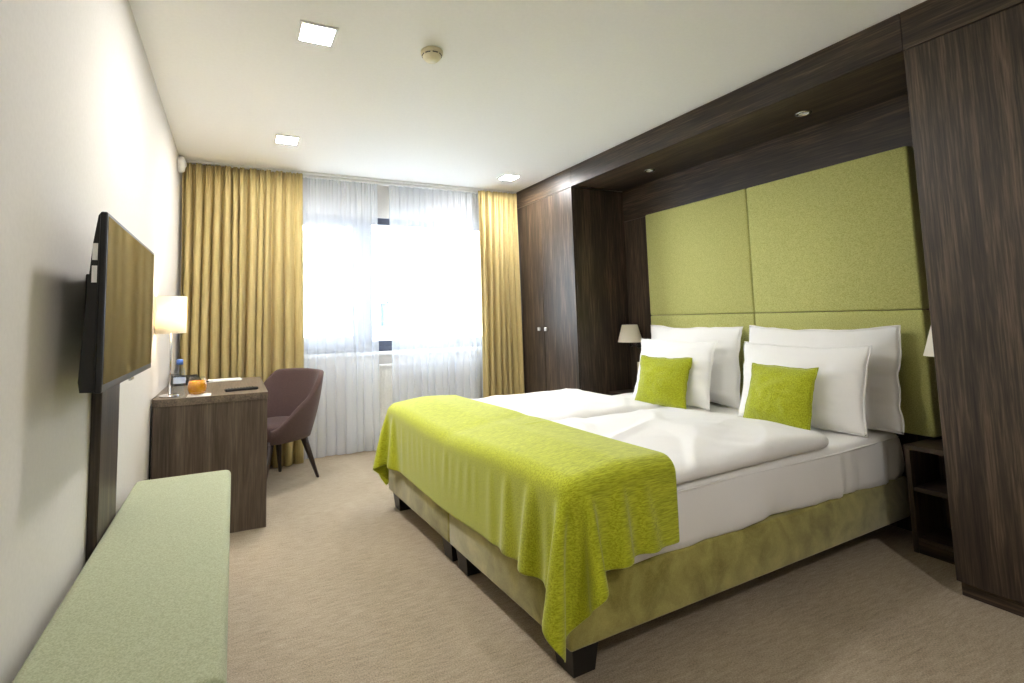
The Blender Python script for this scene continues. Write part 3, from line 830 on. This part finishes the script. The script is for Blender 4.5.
# black remote control
Orm = (0.045, 3.352, DZ)
rm = thing('remote_control', 'black remote control lying across the front of the desk', 'remote control', Orm, 0.19)
box('body', (-0.092, -0.022, 0.0), (0.092, 0.022, 0.017), M_dark, rm, 0.006, 2)
bme = None
for i in range(9):
    for j in range(3):
        if bme is None:
            b = box('button', (-0.004, -0.003, 0.0165), (0.004, 0.003, 0.0185), M_slot, rm, 0.001); bme = b.data
        else:
            b = bpy.data.objects.new('button', bme); col.objects.link(b); b.parent = rm
        b.location = (-0.07+i*0.0165, -0.011+j*0.011, 0)
# papers at the far end and a black telephone
pp = thing('paper_sheets', 'white paper folder lying at the far end of the desk', 'paper', (-0.06, 4.03, DZ), 0.10)
for k in range(3): box('sheet', (-0.105+0.004*k, -0.075+0.003*k, 0.0005+k*0.0022), (0.105+0.003*k, 0.075, 0.0022+k*0.0022), M_paper, pp, 0)
ph = thing('telephone', 'black desk telephone beside the papers near the wall', 'telephone', (-0.295, 3.93, DZ), 0.25)
bm = bmesh.new(); add_box(bm, (-0.085, -0.075, 0), (0.085, 0.075, 0.035), 0.006, 2)
for vt in bm.verts:
    if vt.co.z > 0.02 and vt.co.y > 0: vt.co.z += 0.02
obj_bm('base', bm, M_dark, ph)
bm = bmesh.new(); add_box(bm, (-0.08, -0.065, 0.048), (-0.035, 0.075, 0.068), 0.008, 2); add_box(bm, (-0.082, -0.075, 0.038), (-0.033, -0.035, 0.066), 0.008, 2); add_box(bm, (-0.082, 0.045, 0.045), (-0.033, 0.085, 0.070), 0.008, 2)
obj_bm('handset', bm, M_dark, ph)
for i in range(3):
    for j in range(4): box('key', (0.0+i*0.022, -0.05+j*0.022, 0.034+0.0), (0.014+i*0.022, -0.036+j*0.022, 0.041+j*0.003), M_slot, ph, 0.001)
tube('cord', [(0.08, 0.0, 0.008), (0.11, -0.01, 0.006), (0.14, 0.015, 0.005), (0.17, 0.0, 0.005)], 0.005, M_dark, ph, 6)

# ------------------------------------------------------------------ tub chair
Oc2 = (0.303, 4.008, 0)
phi = math.atan2(0.65, 0.76)        # direction of the chair's back, from +x
ch = thing('tub_chair', 'mauve brown upholstered tub chair on splayed dark legs at the desk', 'chair', Oc2, phi)
# local +x = back, local y = sideways
def rim_h(th):
    a = abs(th)/(PI*0.78)
    if a < 0.30: return 0.785-0.02*a
    q = (a-0.30)/0.70
    return 0.779-(0.779-0.41)*(q*q*(3-2*q))**0.85
nT, nS = 64, 12
ths = np.linspace(-PI*0.78, PI*0.78, nT)
def plan(th, r):
    ex = 0.78
    c, s = math.cos(th), math.sin(th)
    return (r*(1.0 if c > 0 else 1.32)*math.copysign(abs(c)**ex, c), r*1.04*math.copysign(abs(s)**ex, s))
rows = []
for th in ths:
    hr = rim_h(th); row = []
    for k in range(nS+1):                      # outside, bottom to rim
        q = k/nS; z = 0.325+(hr-0.325)*q
        r = 0.205+0.085*(z-0.325)/0.46*1.05 + 0.012*math.sin(PI*q)
        x, y = plan(th, r); row.append((x, y, z))
    T = 0.034
    for k in range(1, 4):                      # rolled rim
        a = PI*k/4; x0_, y0_ = plan(th, 0.205+0.085*(hr-0.325)/0.46*1.05-T/2+T/2*math.cos(a)); row.append((x0_, y0_, hr+T/2*math.sin(a)*0.7))
    for k in range(nS+1):                      # inside, rim down to the seat
        q = k/nS; z = hr+(0.400-hr)*q
        r = 0.205+0.085*(z-0.325)/0.46*1.05-T-0.012*q
        x, y = plan(th, r); row.append((x, y, z))
    rows.append(row)
P = np.array(rows)
sh = grid_mesh('shell', P, M_chair, ch)
bm = bmesh.new(); bm.from_mesh(sh.data); bm.verts.ensure_lookup_table()
mcol = P.shape[1]
for i in (0, nT-1):                            # close the two arm ends
    bm.faces.new([bm.verts[i*mcol+j] for j in range(mcol)])
bm.faces.new([bm.verts[i*mcol] for i in range(nT)])
bmesh.ops.recalc_face_normals(bm, faces=bm.faces); bm.to_mesh(sh.data); bm.free()
for p in sh.data.polygons: p.use_smooth = len(p.vertices) == 4
# seat cushion
bm = bmesh.new()
N = 40; rings = []
for r, z in ((0.80, 0.335), (0.98, 0.345), (1.0, 0.38), (0.985, 0.425), (0.93, 0.440), (0.5, 0.447), (0.05, 0.448)):
    ring = []
    for k in range(N):
        a = 2*PI*k/N; x, y = plan(a, 0.188*r)
        ring.append(bm.verts.new((x, y, z)))
    rings.append(ring)
for i in range(len(rings)-1):
    for k in range(N): bm.faces.new((rings[i][k], rings[i][(k+1) % N], rings[i+1][(k+1) % N], rings[i+1][k]))
bm.faces.new(rings[0][::-1]); bm.faces.new(rings[-1]); obj_bm('seat', bm, M_chair, ch, True)
M_leg = wood('espresso_leg', 2, (34, 24, 22), (48, 34, 30), (62, 46, 40))
for sx in (-1, 1):
    for sy in (-1, 1):
        top_ = Vector((0.115 if sx > 0 else -0.19, sy*0.12, 0.345)); bot = Vector((0.21 if sx > 0 else -0.285, sy*(0.188 if sx > 0 else 0.145), 0.0))
        bm = bmesh.new(); ax = [Vector((1, 0, 0)), Vector((0, 1, 0))]
        r0_ = [bm.verts.new(bot+0.010*(a*ax[0]+b*ax[1])) for a, b in ((-1, -1), (1, -1), (1, 1), (-1, 1))]
        r1_ = [bm.verts.new(top_+0.022*(a*ax[0]+b*ax[1])) for a, b in ((-1, -1), (1, -1), (1, 1), (-1, 1))]
        for k in range(4): bm.faces.new((r0_[k], r0_[(k+1) % 4], r1_[(k+1) % 4], r1_[k]))
        bm.faces.new(r0_[::-1]); bm.faces.new(r1_)
        bmesh.ops.bevel(bm, geom=list(bm.edges), offset=0.004, segments=2, affect='EDGES')
        obj_bm('leg', bm, M_leg, ch, True)

# ------------------------------------------------------------------ ceiling fittings
def panel_light(x, y, lab):
    o = thing('ceiling_light', lab, 'ceiling light', (x, y, H), 0, 'square ceiling lights')
    bm = bmesh.new(); a, b = 0.082, 0.069
    for lo, hi in (((-a, -a), (a, -b)), ((-a, b), (a, a)), ((-a, -b), (-b, b)), ((b, -b), (a, b))):
        add_box(bm, (lo[0], lo[1], -0.008), (hi[0], hi[1], 0.0))
    obj_bm('frame', bm, M_white, o)
    box('diffuser', (-b, -b, -0.006), (b, b, -0.001), M_panel, o, 0)
panel_light(0.322, 2.248, 'square lit ceiling light nearest the camera, beside the smoke detector')
panel_light(0.322, 3.685, 'square lit ceiling light in front of the wide yellow drape')
panel_light(2.295, 3.985, 'square lit ceiling light in front of the wardrobe')
panel_light(1.40, -0.60, 'added unseen fill light behind the camera, built like the ceiling lights')  # extra fill out of view, added to brighten the near side of the bed
sd = thing('smoke_detector', 'round cream smoke detector on the ceiling', 'smoke detector', (0.857, 2.20, H))
lathe('base', [(0.054, 0.0), (0.054, -0.012), (0.050, -0.016), (0.040, -0.017)], M_cream, sd, 36)
lathe('chamber', [(0.046, -0.016), (0.046, -0.026), (0.042, -0.034), (0.030, -0.046), (0.016, -0.050), (0.002, -0.050)], M_cream, sd, 36)
for k in range(8):
    a = 2*PI*k/8; bm = bmesh.new(); add_box(bm, (0.0445, -0.013, -0.025), (0.0475, 0.013, -0.020), 0.0005)
    bmesh.ops.rotate(bm, verts=bm.verts, cent=(0, 0, 0), matrix=Matrix.Rotation(a, 3, 'Z')); obj_bm('slot', bm, M_slot, sd)
ws = thing('wall_sensor', 'small round white sensor high on the left wall above the drape', 'sensor', (XL, 4.30, 2.375))
lathe('housing', [(0.062, 0.0), (0.062, 0.030), (0.052, 0.044), (0.012, 0.050)], M_white, ws, 32, axis='x')
lathe('cover', [(0.022, 0.046), (0.018, 0.054), (0.002, 0.056)], M_white, ws, 20, axis='x')
